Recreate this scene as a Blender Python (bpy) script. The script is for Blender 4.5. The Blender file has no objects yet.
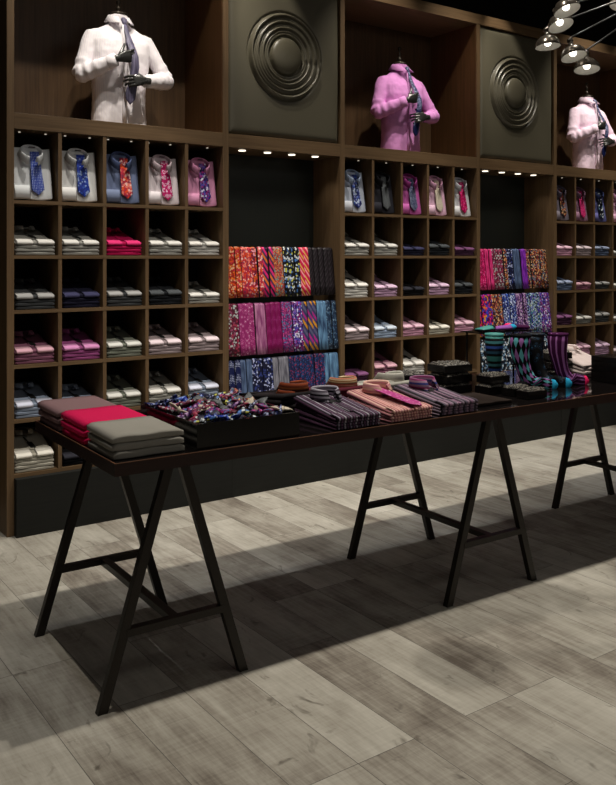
import bpy, bmesh, math, random
from mathutils import Vector, Matrix, Euler
R = math.radians
PI = math.pi
rnd = random.Random(7)
C = bpy.context.scene.collection
scene = bpy.context.scene

# ------------------------------------------------------------------ camera
CAMP = Vector((0, -5.1, 1.65))
cd = bpy.data.cameras.new('camera')
cam = bpy.data.objects.new('camera', cd); C.objects.link(cam)
cam.location = CAMP
cam.rotation_euler = (R(90), 0, R(54.49 - 90))
cd.sensor_fit = 'HORIZONTAL'; cd.sensor_width = 36; cd.lens = 850.6 / 616 * 36
cd.shift_y = -135.5 / 616
cd.clip_end = 60
scene.camera = cam

# ------------------------------------------------------------------ world + lights + exposure
w = bpy.data.worlds.new('world'); scene.world = w; w.use_nodes = True
w.node_tree.nodes['Background'].inputs[0].default_value = (1, .93, .84, 1)
w.node_tree.nodes['Background'].inputs[1].default_value = .035
vs = scene.view_settings
vs.view_transform = 'Standard'; vs.look = 'None'; vs.exposure = 0; vs.gamma = 1
vs.use_curve_mapping = False

def spot(loc, tgt, energy, ang, blend=.6, rad=.03, col=(1, .93, .82)):
    l = bpy.data.lights.new('ceiling_spot', 'SPOT')
    l.energy = energy; l.spot_size = R(ang); l.spot_blend = blend; l.shadow_soft_size = rad; l.color = col
    o = bpy.data.objects.new('ceiling_spot', l); C.objects.link(o); o.location = loc
    o.rotation_euler = (Vector(tgt) - Vector(loc)).to_track_quat('-Z', 'Y').to_euler()
    return o
# wall washers in a row close to the shelving
for x, e in ((1.9, 150), (2.75, 120), (4.35, 130), (5.15, 120), (6.9, 150), (7.7, 130)):
    spot((x, -.66, 4.5), (x + .02, .06, 1.9), e * .95, 64, blend=.9)
# row above the table
for x, e in ((1.2, 90), (2.7, 110), (4.2, 110), (5.7, 110)):
    spot((x, -2.15, 4.5), (x, -2.5, 0), e * 1.75, 108, rad=.02)
# aisle in front of the table, and the strip between table and shelving
for x, e in ((1.4, 110), (2.8, 170), (4.6, 180), (6.3, 180)):
    spot((x, -.40, 4.5), (x, -1.15, 0), e * .62, 36, rad=.02, col=(.96, .97, 1))
for x, e in ((2.95, 85), (5.4, 85)):    # grazing the two leather panels
    spot((x, -.45, 4.5), (x + .45, .05, 3.0), e, 30, rad=.015)
# soft fill added behind the camera to lift the shadows
al = bpy.data.lights.new('soft_fill', 'AREA'); al.shape = 'RECTANGLE'; al.size = 7; al.size_y = 1.6; al.energy = 42; al.color = (1, .95, .88)
ao = bpy.data.objects.new('soft_fill', al); C.objects.link(ao); ao.location = (3.6, -6.2, 4.4); ao.rotation_euler = (R(35), 0, 0)
# accents on the three busts
for x, e in ((1.95, 40), (4.45, 26), (6.95, 42)):
    spot((x, -.95, 4.45), (x + .30, .15, 2.85), e, 30, rad=.015)

# ------------------------------------------------------------------ node helpers
def new_mat(name, rough=.6, spec=.3):
    m = bpy.data.materials.new(name); m.use_nodes = True
    b = m.node_tree.nodes['Principled BSDF']
    b.inputs['Roughness'].default_value = rough
    b.inputs['Specular IOR Level'].default_value = spec
    return m, m.node_tree, b
def N(nt, t, **kw):
    n = nt.nodes.new(t)
    for k, v in kw.items():
        if hasattr(n, k): setattr(n, k, v)
        else: n.inputs[k.replace('_', ' ')].default_value = v
    return n
def ramp(nt, stops, interp='LINEAR'):
    n = nt.nodes.new('ShaderNodeValToRGB'); cr = n.color_ramp; cr.interpolation = interp
    while len(cr.elements) < len(stops): cr.elements.new(1)
    for e, (p, c) in zip(cr.elements, stops):
        e.position = p; e.color = (*c, 1)
    return n
def plain(name, col, rough=.6, spec=.3, metal=0):
    m, nt, b = new_mat(name, rough, spec)
    b.inputs['Base Color'].default_value = (*col, 1); b.inputs['Metallic'].default_value = metal
    tc = N(nt, 'ShaderNodeTexCoord'); no = N(nt, 'ShaderNodeTexNoise', Scale=35.0)
    nt.links.new(tc.outputs['Object'], no.inputs['Vector'])
    mp = N(nt, 'ShaderNodeMapRange'); mp.inputs[3].default_value = max(0, rough - .06); mp.inputs[4].default_value = min(1, rough + .06)
    nt.links.new(no.outputs[0], mp.inputs[0]); nt.links.new(mp.outputs[0], b.inputs['Roughness'])
    return m
def coords(nt, scale=(1, 1, 1), rot=(0, 0, 0), loc=(0, 0, 0), jitter=False):
    tc = N(nt, 'ShaderNodeTexCoord'); mp = N(nt, 'ShaderNodeMapping')
    mp.inputs['Scale'].default_value = scale; mp.inputs['Rotation'].default_value = rot; mp.inputs['Location'].default_value = loc
    nt.links.new(tc.outputs['Object'], mp.inputs['Vector'])
    if jitter:
        oi = N(nt, 'ShaderNodeObjectInfo'); ad = N(nt, 'ShaderNodeVectorMath', operation='ADD'); sc = N(nt, 'ShaderNodeMath', operation='MULTIPLY')
        sc.inputs[1].default_value = 13.7
        nt.links.new(oi.outputs['Random'], sc.inputs[0]); nt.links.new(sc.outputs[0], ad.inputs[1]); nt.links.new(mp.outputs[0], ad.inputs[0])
        return ad.outputs[0]
    return mp.outputs[0]
def wood(name, dark, light, grain=(60, 60, 2.2), rough=.45):
    m, nt, b = new_mat(name, rough, .35)
    v = coords(nt, grain)
    no = N(nt, 'ShaderNodeTexNoise', Scale=1.0, Detail=6.0, Roughness=.6)
    nt.links.new(v, no.inputs['Vector'])
    r = ramp(nt, [(.3, dark), (.7, light)]); nt.links.new(no.outputs[0], r.inputs[0])
    nt.links.new(r.outputs[0], b.inputs['Base Color'])
    bp = N(nt, 'ShaderNodeBump', Strength=.08, Distance=.01); nt.links.new(no.outputs[0], bp.inputs['Height']); nt.links.new(bp.outputs[0], b.inputs['Normal'])
    return m
def cloth_bump(nt, b, scale=12, strength=.25, weave=True):
    v = coords(nt, (scale, scale * .5, scale), jitter=True)
    no = N(nt, 'ShaderNodeTexNoise', Scale=1.0, Detail=3.0, Distortion=.6)
    nt.links.new(v, no.inputs['Vector'])
    bp = N(nt, 'ShaderNodeBump', Strength=strength, Distance=.01)
    nt.links.new(no.outputs[0], bp.inputs['Height']); nt.links.new(bp.outputs[0], b.inputs['Normal'])
def fabric_objcol(name):
    m, nt, b = new_mat(name, .85, .15)
    oi = N(nt, 'ShaderNodeObjectInfo'); nt.links.new(oi.outputs['Color'], b.inputs['Base Color'])
    cloth_bump(nt, b)
    return m
def pattern(name, kind, cols, scale=60, rot=0, rough=.5):
    """printed silk: floral / dots / diagonal stripes / rib / paisley"""
    m, nt, b = new_mat(name, rough, .35)
    if kind in ('floral', 'dots', 'paisley'):
        sc = (scale, scale, scale)
        v = coords(nt, sc, rot=(0, 0, rot), jitter=(kind != 'dots'))
        vo = N(nt, 'ShaderNodeTexVoronoi', Scale=1.0)
        if kind == 'dots': vo.inputs['Randomness'].default_value = .15
        nt.links.new(v, vo.inputs['Vector'])
        k = len(cols)
        if kind == 'floral':
            sp = N(nt, 'ShaderNodeSeparateColor'); nt.links.new(vo.outputs['Color'], sp.inputs[0])
            r = ramp(nt, [(i / k, c) for i, c in enumerate(cols)], 'CONSTANT'); nt.links.new(sp.outputs[0], r.inputs[0])
            # dark outline between blossoms
            mx = N(nt, 'ShaderNodeMix', data_type='RGBA')
            r2 = ramp(nt, [(0, (0, 0, 0)), (.62, (0, 0, 0)), (.7, (1, 1, 1))]); nt.links.new(vo.outputs['Distance'], r2.inputs[0])
            nt.links.new(r2.outputs[0], mx.inputs[0]); nt.links.new(r.outputs[0], mx.inputs[6]); mx.inputs[7].default_value = (*cols[0], 1)
            nt.links.new(mx.outputs[2], b.inputs['Base Color'])
        elif kind == 'dots':
            r = ramp(nt, [(0, cols[1]), (.3, cols[0])], 'CONSTANT'); nt.links.new(vo.outputs['Distance'], r.inputs[0])
            nt.links.new(r.outputs[0], b.inputs['Base Color'])
        else:
            st = [(0, cols[1]), (.18, cols[0]), (.34, cols[-1]), (.46, cols[0])]
            r = ramp(nt, st, 'CONSTANT'); nt.links.new(vo.outputs['Distance'], r.inputs[0])
            nt.links.new(r.outputs[0], b.inputs['Base Color'])
    elif kind == 'stripes':
        tc = N(nt, 'ShaderNodeTexCoord'); mp = N(nt, 'ShaderNodeMapping')
        mp.inputs['Rotation'].default_value = (0, rot, rot); nt.links.new(tc.outputs['Object'], mp.inputs['Vector'])
        sp = N(nt, 'ShaderNodeSeparateXYZ'); nt.links.new(mp.outputs[0], sp.inputs[0])
        mu = N(nt, 'ShaderNodeMath', operation='MULTIPLY'); mu.inputs[1].default_value = scale; nt.links.new(sp.outputs[0], mu.inputs[0])
        fr = N(nt, 'ShaderNodeMath', operation='FRACT'); nt.links.new(mu.outputs[0], fr.inputs[0])
        k = len(cols)
        r = ramp(nt, [(i / k, c) for i, c in enumerate(cols)], 'CONSTANT'); nt.links.new(fr.outputs[0], r.inputs[0])
        nt.links.new(r.outputs[0], b.inputs['Base Color'])
    elif kind == 'rings':       # horizontal bands (z)
        tc = N(nt, 'ShaderNodeTexCoord'); sp = N(nt, 'ShaderNodeSeparateXYZ'); nt.links.new(tc.outputs['Object'], sp.inputs[0])
        mu = N(nt, 'ShaderNodeMath', operation='MULTIPLY'); mu.inputs[1].default_value = scale; nt.links.new(sp.outputs[2], mu.inputs[0])
        fr = N(nt, 'ShaderNodeMath', operation='FRACT'); nt.links.new(mu.outputs[0], fr.inputs[0])
        k = len(cols); r = ramp(nt, [(i / k, c) for i, c in enumerate(cols)], 'CONSTANT'); nt.links.new(fr.outputs[0], r.inputs[0])
        nt.links.new(r.outputs[0], b.inputs['Base Color'])
    else:                       # tone-on-tone rib
        v = coords(nt, (scale, scale, scale * .1), jitter=True)
        no = N(nt, 'ShaderNodeTexNoise', Scale=1.0, Detail=4.0); nt.links.new(v, no.inputs['Vector'])
        r = ramp(nt, [(.35, cols[0]), (.65, cols[1])]); nt.links.new(no.outputs[0], r.inputs[0])
        nt.links.new(r.outputs[0], b.inputs['Base Color'])
    return m

# ------------------------------------------------------------------ materials
M = {}
M['wood'] = wood('walnut_veneer', (.104, .063, .031), (.172, .108, .056))
M['wood_h'] = wood('walnut_rail', (.104, .063, .031), (.172, .108, .056), (2.2, 60, 60))
M['wood_red'] = wood('walnut_lining', (.085, .040, .015), (.14, .066, .026))
M['wood_dark'] = wood('walnut_niche_back', (.055, .030, .014), (.10, .056, .027))
M['black'] = plain('black_board_and_shade', (.006, .006, .006), .7, .2)  # tie boards; on the cubby backs it paints shade over brown wood
M['kick'] = wood('black_green_base', (.005, .0055, .0045), (.009, .0095, .0075), (3, 60, 60), .85)
M['nicheback'] = plain('dark_green_lacquer', (.018, .021, .018), .4, .4)
M['ceil'] = plain('black_ceiling', (.02, .019, .017), .9, .1)
M['wall'] = plain('black_wall', (.012, .011, .01), .9, .1)
M['shirt'] = fabric_objcol('shirt_cotton')
M['tag'] = plain('black_card', (.006, .006, .006), .5)
M['led'], _nt, _b = new_mat('led_glow'); _b.inputs['Emission Color'].default_value = (1, .9, .72, 1); _b.inputs['Emission Strength'].default_value = 2.2
M['pin'], _nt, _b = new_mat('pin_glow'); _b.inputs['Emission Color'].default_value = (1, .9, .72, 1); _b.inputs['Emission Strength'].default_value = .5
M['bulb'], _nt, _b = new_mat('bulb_glow'); _b.inputs['Emission Color'].default_value = (1, .93, .82, 1); _b.inputs['Emission Strength'].default_value = 4
M['chrome'] = plain('brushed_steel', (.5, .5, .5), .3, .5, 1)
M['gloss'] = plain('black_gloss_glass', (.006, .005, .005), .06, .5)
M['glossbox'] = plain('black_acrylic', (.006, .005, .005), .15, .4)
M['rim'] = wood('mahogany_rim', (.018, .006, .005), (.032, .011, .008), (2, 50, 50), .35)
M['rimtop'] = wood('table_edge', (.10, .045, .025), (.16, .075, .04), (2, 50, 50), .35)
M['steel'] = plain('bronzed_black_steel', (.014, .010, .007), .4, .4, .2)
M['hand'] = plain('black_gloss_hand', (.02, .02, .018), .28, .6)
M['cap'] = plain('dark_bronze_cap', (.05, .04, .03), .25, .5, .6)
M['shade'] = plain('lamp_shade_metal', (.09, .075, .06), .22, .6, .7)
M['shadein'] = plain('lamp_shade_white', (.34, .33, .30), .6, .2)
M['arm'] = plain('black_arm', (.012, .012, .012), .35, .5)

# floor: greyed planks running towards the wall
m, nt, b = new_mat('grey_plank_floor', .55, .3); M['floor'] = m
tc = N(nt, 'ShaderNodeTexCoord'); sp = N(nt, 'ShaderNodeSeparateXYZ'); nt.links.new(tc.outputs['Object'], sp.inputs[0])
cx_ = N(nt, 'ShaderNodeMath', operation='SUBTRACT'); cx_.inputs[1].default_value = 1.495 - .247 * 40; nt.links.new(sp.outputs[0], cx_.inputs[0])
cy_ = N(nt, 'ShaderNodeMath', operation='ADD'); cy_.inputs[1].default_value = 2.94 + 1.25 * 20; nt.links.new(sp.outputs[1], cy_.inputs[0])
cb = N(nt, 'ShaderNodeCombineXYZ'); nt.links.new(cy_.outputs[0], cb.inputs[0]); nt.links.new(cx_.outputs[0], cb.inputs[1])
br = N(nt, 'ShaderNodeTexBrick', offset=.37, offset_frequency=3)
br.inputs['Scale'].default_value = 1; br.inputs['Mortar Size'].default_value = .0012; br.inputs['Mortar Smooth'].default_value = .1
br.inputs['Brick Width'].default_value = 1.25; br.inputs['Row Height'].default_value = .247; br.inputs['Bias'].default_value = 0
br.inputs['Color1'].default_value = (0, 0, 0, 1); br.inputs['Color2'].default_value = (1, 1, 1, 1); br.inputs['Mortar'].default_value = (.5, .5, .5, 1)
nt.links.new(cb.outputs[0], br.inputs['Vector'])
# per-plank offset of the grain
ofs = N(nt, 'ShaderNodeVectorMath', operation='SCALE'); ofs.inputs['Scale'].default_value = 9; nt.links.new(br.outputs['Color'], ofs.inputs[0])
ad = N(nt, 'ShaderNodeVectorMath', operation='ADD'); nt.links.new(tc.outputs['Object'], ad.inputs[0]); nt.links.new(ofs.outputs[0], ad.inputs[1])
def fl_noise(scale, detail, rough, dist=0):
    mp = N(nt, 'ShaderNodeMapping'); mp.inputs['Scale'].default_value = scale; nt.links.new(ad.outputs[0], mp.inputs['Vector'])
    no = N(nt, 'ShaderNodeTexNoise', Scale=1.0, Detail=detail, Roughness=rough, Distortion=dist); nt.links.new(mp.outputs[0], no.inputs['Vector']); return no
n1 = fl_noise((4.2, 1.7, 1), 5, .66, .35)        # blotches
n2 = fl_noise((46, 2.2, 1), 6, .72, .15)         # grain
n3 = fl_noise((2.5, 90, 1), 2, .5)             # saw marks across
n4 = fl_noise((9, 5, 1), 3, .6, 1.5)           # knots
def mth(op, a, bb, nt=nt):
    n = N(nt, 'ShaderNodeMath', operation=op)
    for i, q in enumerate((a, bb)):
        if isinstance(q, (int, float)): n.inputs[i].default_value = q
        else: nt.links.new(q, n.inputs[i])
    return n.outputs[0]
bw = N(nt, 'ShaderNodeRGBToBW'); nt.links.new(br.outputs['Color'], bw.inputs[0])
s = mth('ADD', mth('MULTIPLY', n1.outputs[0], .54), .075)
s = mth('ADD', s, mth('MULTIPLY', n2.outputs[0], .30))
s = mth('ADD', s, mth('MULTIPLY', n3.outputs[0], .09))
s = mth('ADD', s, mth('MULTIPLY', bw.outputs[0], .13))
rp = ramp(nt, [(.44, (.13, .108, .087)), (.53, (.255, .228, .189)), (.61, (.37, .345, .292)), (.76, (.53, .505, .44))])
nt.links.new(s, rp.inputs[0])
kr = ramp(nt, [(.24, (.4, .38, .36)), (.36, (1, 1, 1))]); nt.links.new(n4.outputs[0], kr.inputs[0])
mm = N(nt, 'ShaderNodeMix', data_type='RGBA', blend_type='MULTIPLY'); mm.inputs[0].default_value = 1
nt.links.new(rp.outputs[0], mm.inputs[6]); nt.links.new(kr.outputs[0], mm.inputs[7])
m3 = N(nt, 'ShaderNodeMix', data_type='RGBA'); nt.links.new(br.outputs['Fac'], m3.inputs[0])
nt.links.new(mm.outputs[2], m3.inputs[6]); m3.inputs[7].default_value = (.07, .062, .055, 1)
nt.links.new(m3.outputs[2], b.inputs['Base Color'])
bp = N(nt, 'ShaderNodeBump', Strength=.12, Distance=.01); nt.links.new(s, bp.inputs['Height']); nt.links.new(bp.outputs[0], b.inputs['Normal'])

# leather
m, nt2, b = new_mat('padded_leather', .38, .55); M['leather'] = m
b.inputs['Base Color'].default_value = (.098, .088, .060, 1)
v = coords(nt2, (1, 1, 1)); no = N(nt2, 'ShaderNodeTexNoise', Scale=160.0, Detail=3.0); nt2.links.new(v, no.inputs['Vector'])
bp = N(nt2, 'ShaderNodeBump', Strength=.1, Distance=.004); nt2.links.new(no.outputs[0], bp.inputs['Height']); nt2.links.new(bp.outputs[0], b.inputs['Normal'])

# ------------------------------------------------------------------ mesh helpers
def link_mesh(name, bm, mat, parent=None, smooth=False, bevel=0):
    me = bpy.data.meshes.new(name)
    bmesh.ops.recalc_face_normals(bm, faces=bm.faces)
    bm.to_mesh(me); bm.free()
    if smooth:
        for p in me.polygons: p.use_smooth = True
    for mm_ in (mat if isinstance(mat, (list, tuple)) else [mat]): me.materials.append(mm_)
    o = bpy.data.objects.new(name, me); C.objects.link(o)
    if parent: o.parent = parent
    if bevel:
        md = o.modifiers.new('bevel', 'BEVEL'); md.width = bevel; md.segments = 2; md.limit_method = 'ANGLE'
    return o
def tag(o, label, cat, group=None, kind=None):
    o['label'] = label; o['category'] = cat
    if group: o['group'] = group
    if kind: o['kind'] = kind
    return o
def struct(o):
    o['kind'] = 'structure'; return o
def thing(name, label, cat, loc=(0, 0, 0), rz=0, group=None, rx=0):
    o = bpy.data.objects.new(name, None); C.objects.link(o); o.empty_display_size = .05
    o.location = loc; o.rotation_euler = (rx, 0, rz)
    return tag(o, label, cat, group)
def box(bm, x0, x1, y0, y1, z0, z1):
    vs_ = [bm.verts.new((x, y, z)) for z in (z0, z1) for y in (y0, y1) for x in (x0, x1)]
    for f in ((0, 1, 3, 2), (4, 6, 7, 5), (0, 4, 5, 1), (2, 3, 7, 6), (0, 2, 6, 4), (1, 5, 7, 3)):
        bm.faces.new([vs_[i] for i in f])
def boxo(name, x0, x1, y0, y1, z0, z1, mat, parent=None, bevel=0):
    bm = bmesh.new(); box(bm, x0, x1, y0, y1, z0, z1)
    return link_mesh(name, bm, mat, parent, bevel=bevel)
def tube(bm, pts, rad, seg=12, flat=1, caps=True, up=(0, 0, 1)):
    """loft of rings along pts; rad may be list of r or (r1, r2)"""
    pts = [Vector(p) for p in pts]; rings = []
    for i, p in enumerate(pts):
        d = (pts[min(i + 1, len(pts) - 1)] - pts[max(i - 1, 0)]).normalized()
        u = Vector(up)
        if abs(d.dot(u)) > .97: u = Vector((0, 1, 0))
        a = d.cross(u).normalized(); c = a.cross(d).normalized()
        r = rad[i] if isinstance(rad, (list, tuple)) else rad
        r1, r2 = r if isinstance(r, (list, tuple)) else (r, r * flat)
        rings.append([bm.verts.new(p + a * math.cos(2 * PI * k / seg) * r1 + c * math.sin(2 * PI * k / seg) * r2) for k in range(seg)])
    for A, B in zip(rings, rings[1:]):
        for k in range(seg): bm.faces.new((A[k], A[(k + 1) % seg], B[(k + 1) % seg], B[k]))
    if caps:
        bm.faces.new(rings[0][::-1]); bm.faces.new(rings[-1])
    return rings
def lathe(bm, prof, seg=24, M4=None, cap0=False, cap1=False):
    rings = []
    for r, z in prof:
        ring = []
        for k in range(seg):
            p = Vector((r * math.cos(2 * PI * k / seg), r * math.sin(2 * PI * k / seg), z))
            ring.append(bm.verts.new(M4 @ p if M4 else p))
        rings.append(ring)
    for A, B in zip(rings, rings[1:]):
        for k in range(seg): bm.faces.new((A[k], A[(k + 1) % seg], B[(k + 1) % seg], B[k]))
    if cap0: bm.faces.new(rings[0][::-1])
    if cap1: bm.faces.new(rings[-1])
def bar(bm, p, q, wx, wy, up=(0, 1, 0)):
    """rectangular bar from p to q"""
    p, q = Vector(p), Vector(q); d = (q - p).normalized(); u = Vector(up)
    a = d.cross(u).normalized(); c = a.cross(d).normalized()
    vs_ = [bm.verts.new(e + a * sx * wx / 2 + c * sy * wy / 2) for e in (p, q) for sy in (-1, 1) for sx in (-1, 1)]
    for f in ((0, 1, 3, 2), (4, 6, 7, 5), (0, 4, 5, 1), (2, 3, 7, 6), (0, 2, 6, 4), (1, 5, 7, 3)):
        bm.faces.new([vs_[i] for i in f])
def strip(bm, path, widths, th=.004, side=(1, 0, 0), ridge=.002):
    """cloth ribbon: lens-like section, width along side, follows path"""
    path = [Vector(p) for p in path]; s_ = Vector(side).normalized(); rings = []
    for i, p in enumerate(path):
        d = (path[min(i + 1, len(path) - 1)] - path[max(i - 1, 0)]).normalized()
        nrm = s_.cross(d).normalized(); w_ = widths[i] / 2
        prof = [(-1, 0), (-.85, .6), (-.4, .9), (0, 1.15), (.4, .9), (.85, .6), (1, 0), (.85, -.5), (0, -.6), (-.85, -.5)]
        rings.append([bm.verts.new(p + s_ * a * w_ + nrm * b_ * (th if abs(a) > .3 else th + ridge)) for a, b_ in prof])
    n = len(rings[0])
    for A, B in zip(rings, rings[1:]):
        for k in range(n): bm.faces.new((A[k], A[(k + 1) % n], B[(k + 1) % n], B[k]))
    bm.faces.new(rings[0][::-1]); bm.faces.new(rings[-1])
def bake(o):
    """apply an object's modifiers to its mesh"""
    bpy.context.view_layer.update()
    dg = bpy.context.evaluated_depsgraph_get()
    me = bpy.data.meshes.new_from_object(o.evaluated_get(dg))
    o.modifiers.clear(); old = o.data; o.data = me
    for p in me.polygons: p.use_smooth = True
    return o
def inst(src, parent=None, col=None, mat=None):
    o = src.copy(); C.objects.link(o)
    if parent: o.parent = parent
    if col: o.color = (*col, 1)
    if mat:
        o.material_slots[0].link = 'OBJECT'; o.material_slots[0].material = mat
    return o
protos = []
def proto(o): protos.append(o); return o

ORD = ['first', 'second', 'third', 'fourth', 'fifth', 'sixth', 'seventh', 'eighth', 'ninth', 'tenth', 'eleventh', 'twelfth', 'thirteenth',
       'fourteenth', 'fifteenth', 'sixteenth', 'seventeenth', 'eighteenth', 'nineteenth', 'twentieth', 'twenty-first', 'twenty-second']

# ------------------------------------------------------------------ room
struct(boxo('floor', -3, 11, -8, .8, -.05, 0, M['floor']))
struct(boxo('ceiling', -3, 11, -8, .8, 4.6, 4.65, M['ceil']))
struct(boxo('wall_back', -3, 11, .72, .8, 0, 4.6, M['wall']))
struct(boxo('wall_right', 10.9, 11, -8, .72, 0, 4.6, M['wall']))

# ------------------------------------------------------------------ shelving
ST = [(1.463, 1.506, 2.921, 2.965), (3.941, 3.983, 5.419, 5.460), (6.440, 6.485, 7.920, 7.965)]
DV = [(1.772, 2.058, 2.347, 2.633), (4.254, 4.554, 4.840, 5.132), (6.753, 7.044, 7.340, 7.630)]
SH = [1.988, 1.660, 1.334, 1.008, .685, .362]
BAY = ['left', 'middle', 'right']
KY = -.05
ZR0, ZR1, ZC0, ZC1 = 2.410, 2.505, 3.650, 3.737
for bi in range(3):
    a0, a1, b0, b1 = ST[bi]
    t = thing('shelving_unit', {0: 'walnut shirt shelving unit with white shirted bust on top, leftmost bay', 1: 'walnut shirt shelving unit below the bright pink shirted bust, middle bay',
              2: 'walnut shirt shelving unit at the right edge behind the hanging lamps'}[bi], 'shelving unit', (a0, 0, 0), group='wall shelving units')
    def P(name, x0, x1, y0, y1, z0, z1, mat, bevel=0): return boxo(name, x0 - a0, x1 - a0, y0, y1, z0, z1, mat, t, bevel)
    P('side_panel', a0, a1, 0, .60, 0, ZC0, M['wood'], .0015); P('side_panel', b0, b1, 0, .60, 0, ZC0, M['wood'], .0015)
    for z in SH: P('shelf', a1, b0, .002, .36, z - .021, z, M['wood_h'])
    P('rail', a1, b0, .001, .60, ZR0, ZR1, M['wood_h'], .0015)
    for x in DV[bi]: P('divider', x, x + .023, .004, .36, SH[-1], ZR0, M['wood'])
    P('back_panel', a1, b0, .36, .37, .3, ZR0, M['black'])  # brown wood back, coloured black for the shade inside the cubbies
    P('niche_back', a1, b0, .56, .60, ZR1, ZC0, M['wood_dark'])
    for xa, xb in ((a1, a1 + .003), (b0 - .003, b0)): P('niche_lining', xa, xb, .01, .56, ZR1, ZC0, M['wood_red'])
    P('base_panel', a1, b1 - .0015, KY, .0, 0, SH[-1] - .021, M['kick'])
    for i in range(5):   # paired pin lights over each display shirt
        x = a1 + (b0 - a1) * (i + .5) / 5
        for dx in (-.075, .085):
            bm = bmesh.new(); lathe(bm, [(.007, 0), (.007, .004)], 12, Matrix.Translation((x + dx - a0, .12, ZR0 - .004)), True, True)
            link_mesh('pin_light', bm, M['pin'], t)
# crown
o = struct(boxo('trim_1', 1.463, 9.0, -.004, .62, ZC0, ZC1, M['wood_h'], bevel=.002))

def ringpanel(w_, h, cx, cz):
    """padded leather with pressed concentric circles broken by a small gap on the right"""
    bm = bmesh.new(); nx, nz = 190, 220; g = []
    def hgt(x, z):
        dx, dz = x - cx, z - cz; r = math.hypot(dx, dz); th = math.atan2(dz, dx)
        e = min(x, w_ - x, z, h - z); edge = 1 - math.exp(-max(e, 0) / .012)
        rr = r / .315
        v = 0
        if r < .132: v = .034 * math.sqrt(max(0, 1 - (r / .132) ** 2)) ** .8
        for c_, a_, s_ in ((.158, .008, .006), (.176, .009, .006), (.203, .014, .008), (.222, .008, .005), (.247, .015, .009), (.266, .009, .005), (.293, .017, .010)):
            v += a_ * math.exp(-((r - c_) / s_) ** 2)
        for c_, a_ in ((.142, -.012), (.190, -.006), (.234, -.007), (.278, -.007), (.316, -.012)):
            v += a_ * math.exp(-((r - c_) / .007) ** 2)
        gap = math.exp(-((th + .12) / .10) ** 2) if r > .16 else 0
        v *= (1 - .75 * gap)
        v += gap * .004 * math.sin(r * 160) * (1 if .15 < r < .33 else 0)
        v *= 1.35; v += .012 * math.exp(-((r - .2) / .3) ** 2)
        return .026 * edge + v
    for j in range(nz + 1):
        g.append([bm.verts.new((w_ * i / nx, -hgt(w_ * i / nx, h * j / nz), h * j / nz)) for i in range(nx + 1)])
    for j in range(nz):
        for i in range(nx): bm.faces.new((g[j][i], g[j][i + 1], g[j + 1][i + 1], g[j + 1][i]))
    bd = [e for e in bm.edges if e.is_boundary]
    ex = bmesh.ops.extrude_edge_only(bm, edges=bd)
    for v_ in [q for q in ex['geom'] if isinstance(q, bmesh.types.BMVert)]: v_.co.y = .03
    return bm
NI = [(2.965, 3.941), (5.460, 6.440)]
for ni, (x0, x1) in enumerate(NI):
    lr = ('left', 'right')[ni]
    t = thing('display_niche', 'walnut framed recess with dark back holding rows of draped ties, ' + lr + ' of the two', 'display niche', (x0, 0, 0), group='tie display niches')
    W = x1 - x0
    boxo('rail', 0, W, .001, .60, ZR0, ZR1, M['wood_h'], t, .0015)
    boxo('back_panel', 0, W, .344, .36, 0, ZR0, M['nicheback'], t)
    boxo('base_panel', 0, W + .0415, KY, .0, 0, .341, M['kick'], t); boxo('bottom_shelf', 0, W, .001, .344, .341, .362, M['wood_h'], t)
    boxo('side_lining', W - .004, W, .004, .344, .55, ZR0, M['wood'], t)
    boxo('side_lining', 0, .004, .004, .344, .55, ZR0, M['wood'], t)
    for fx in (.17, .385, .60, .815):
        x = fx * W / .98
        bm = bmesh.new(); lathe(bm, [(.026, 0), (.026, .005)], 16, Matrix.Translation((x, .1, ZR0 - .006)), True, True)
        d = link_mesh('downlight', bm, M['led'], t)
        sp_ = spot((x0 + x, .1, ZR0 - .02), (x0 + x, .12, 0), 2.2 if ni == 0 else 1.5, 95, .8, .015)
    bm = ringpanel(W - .012, ZC0 - ZR1 - .01, .47 if ni == 0 else .435, .59 if ni == 0 else .60)
    o = link_mesh('leather_panel', bm, M['leather'], None, True)
    o.location = (x0 + .006, .035, ZR1 + .005)
    tag(o, 'dark padded leather wall panel with pressed concentric rings, ' + ('larger, next to the white bust' if ni == 0 else 'behind and left of the hanging lamps'), 'wall panel', 'ringed leather panels')

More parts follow.
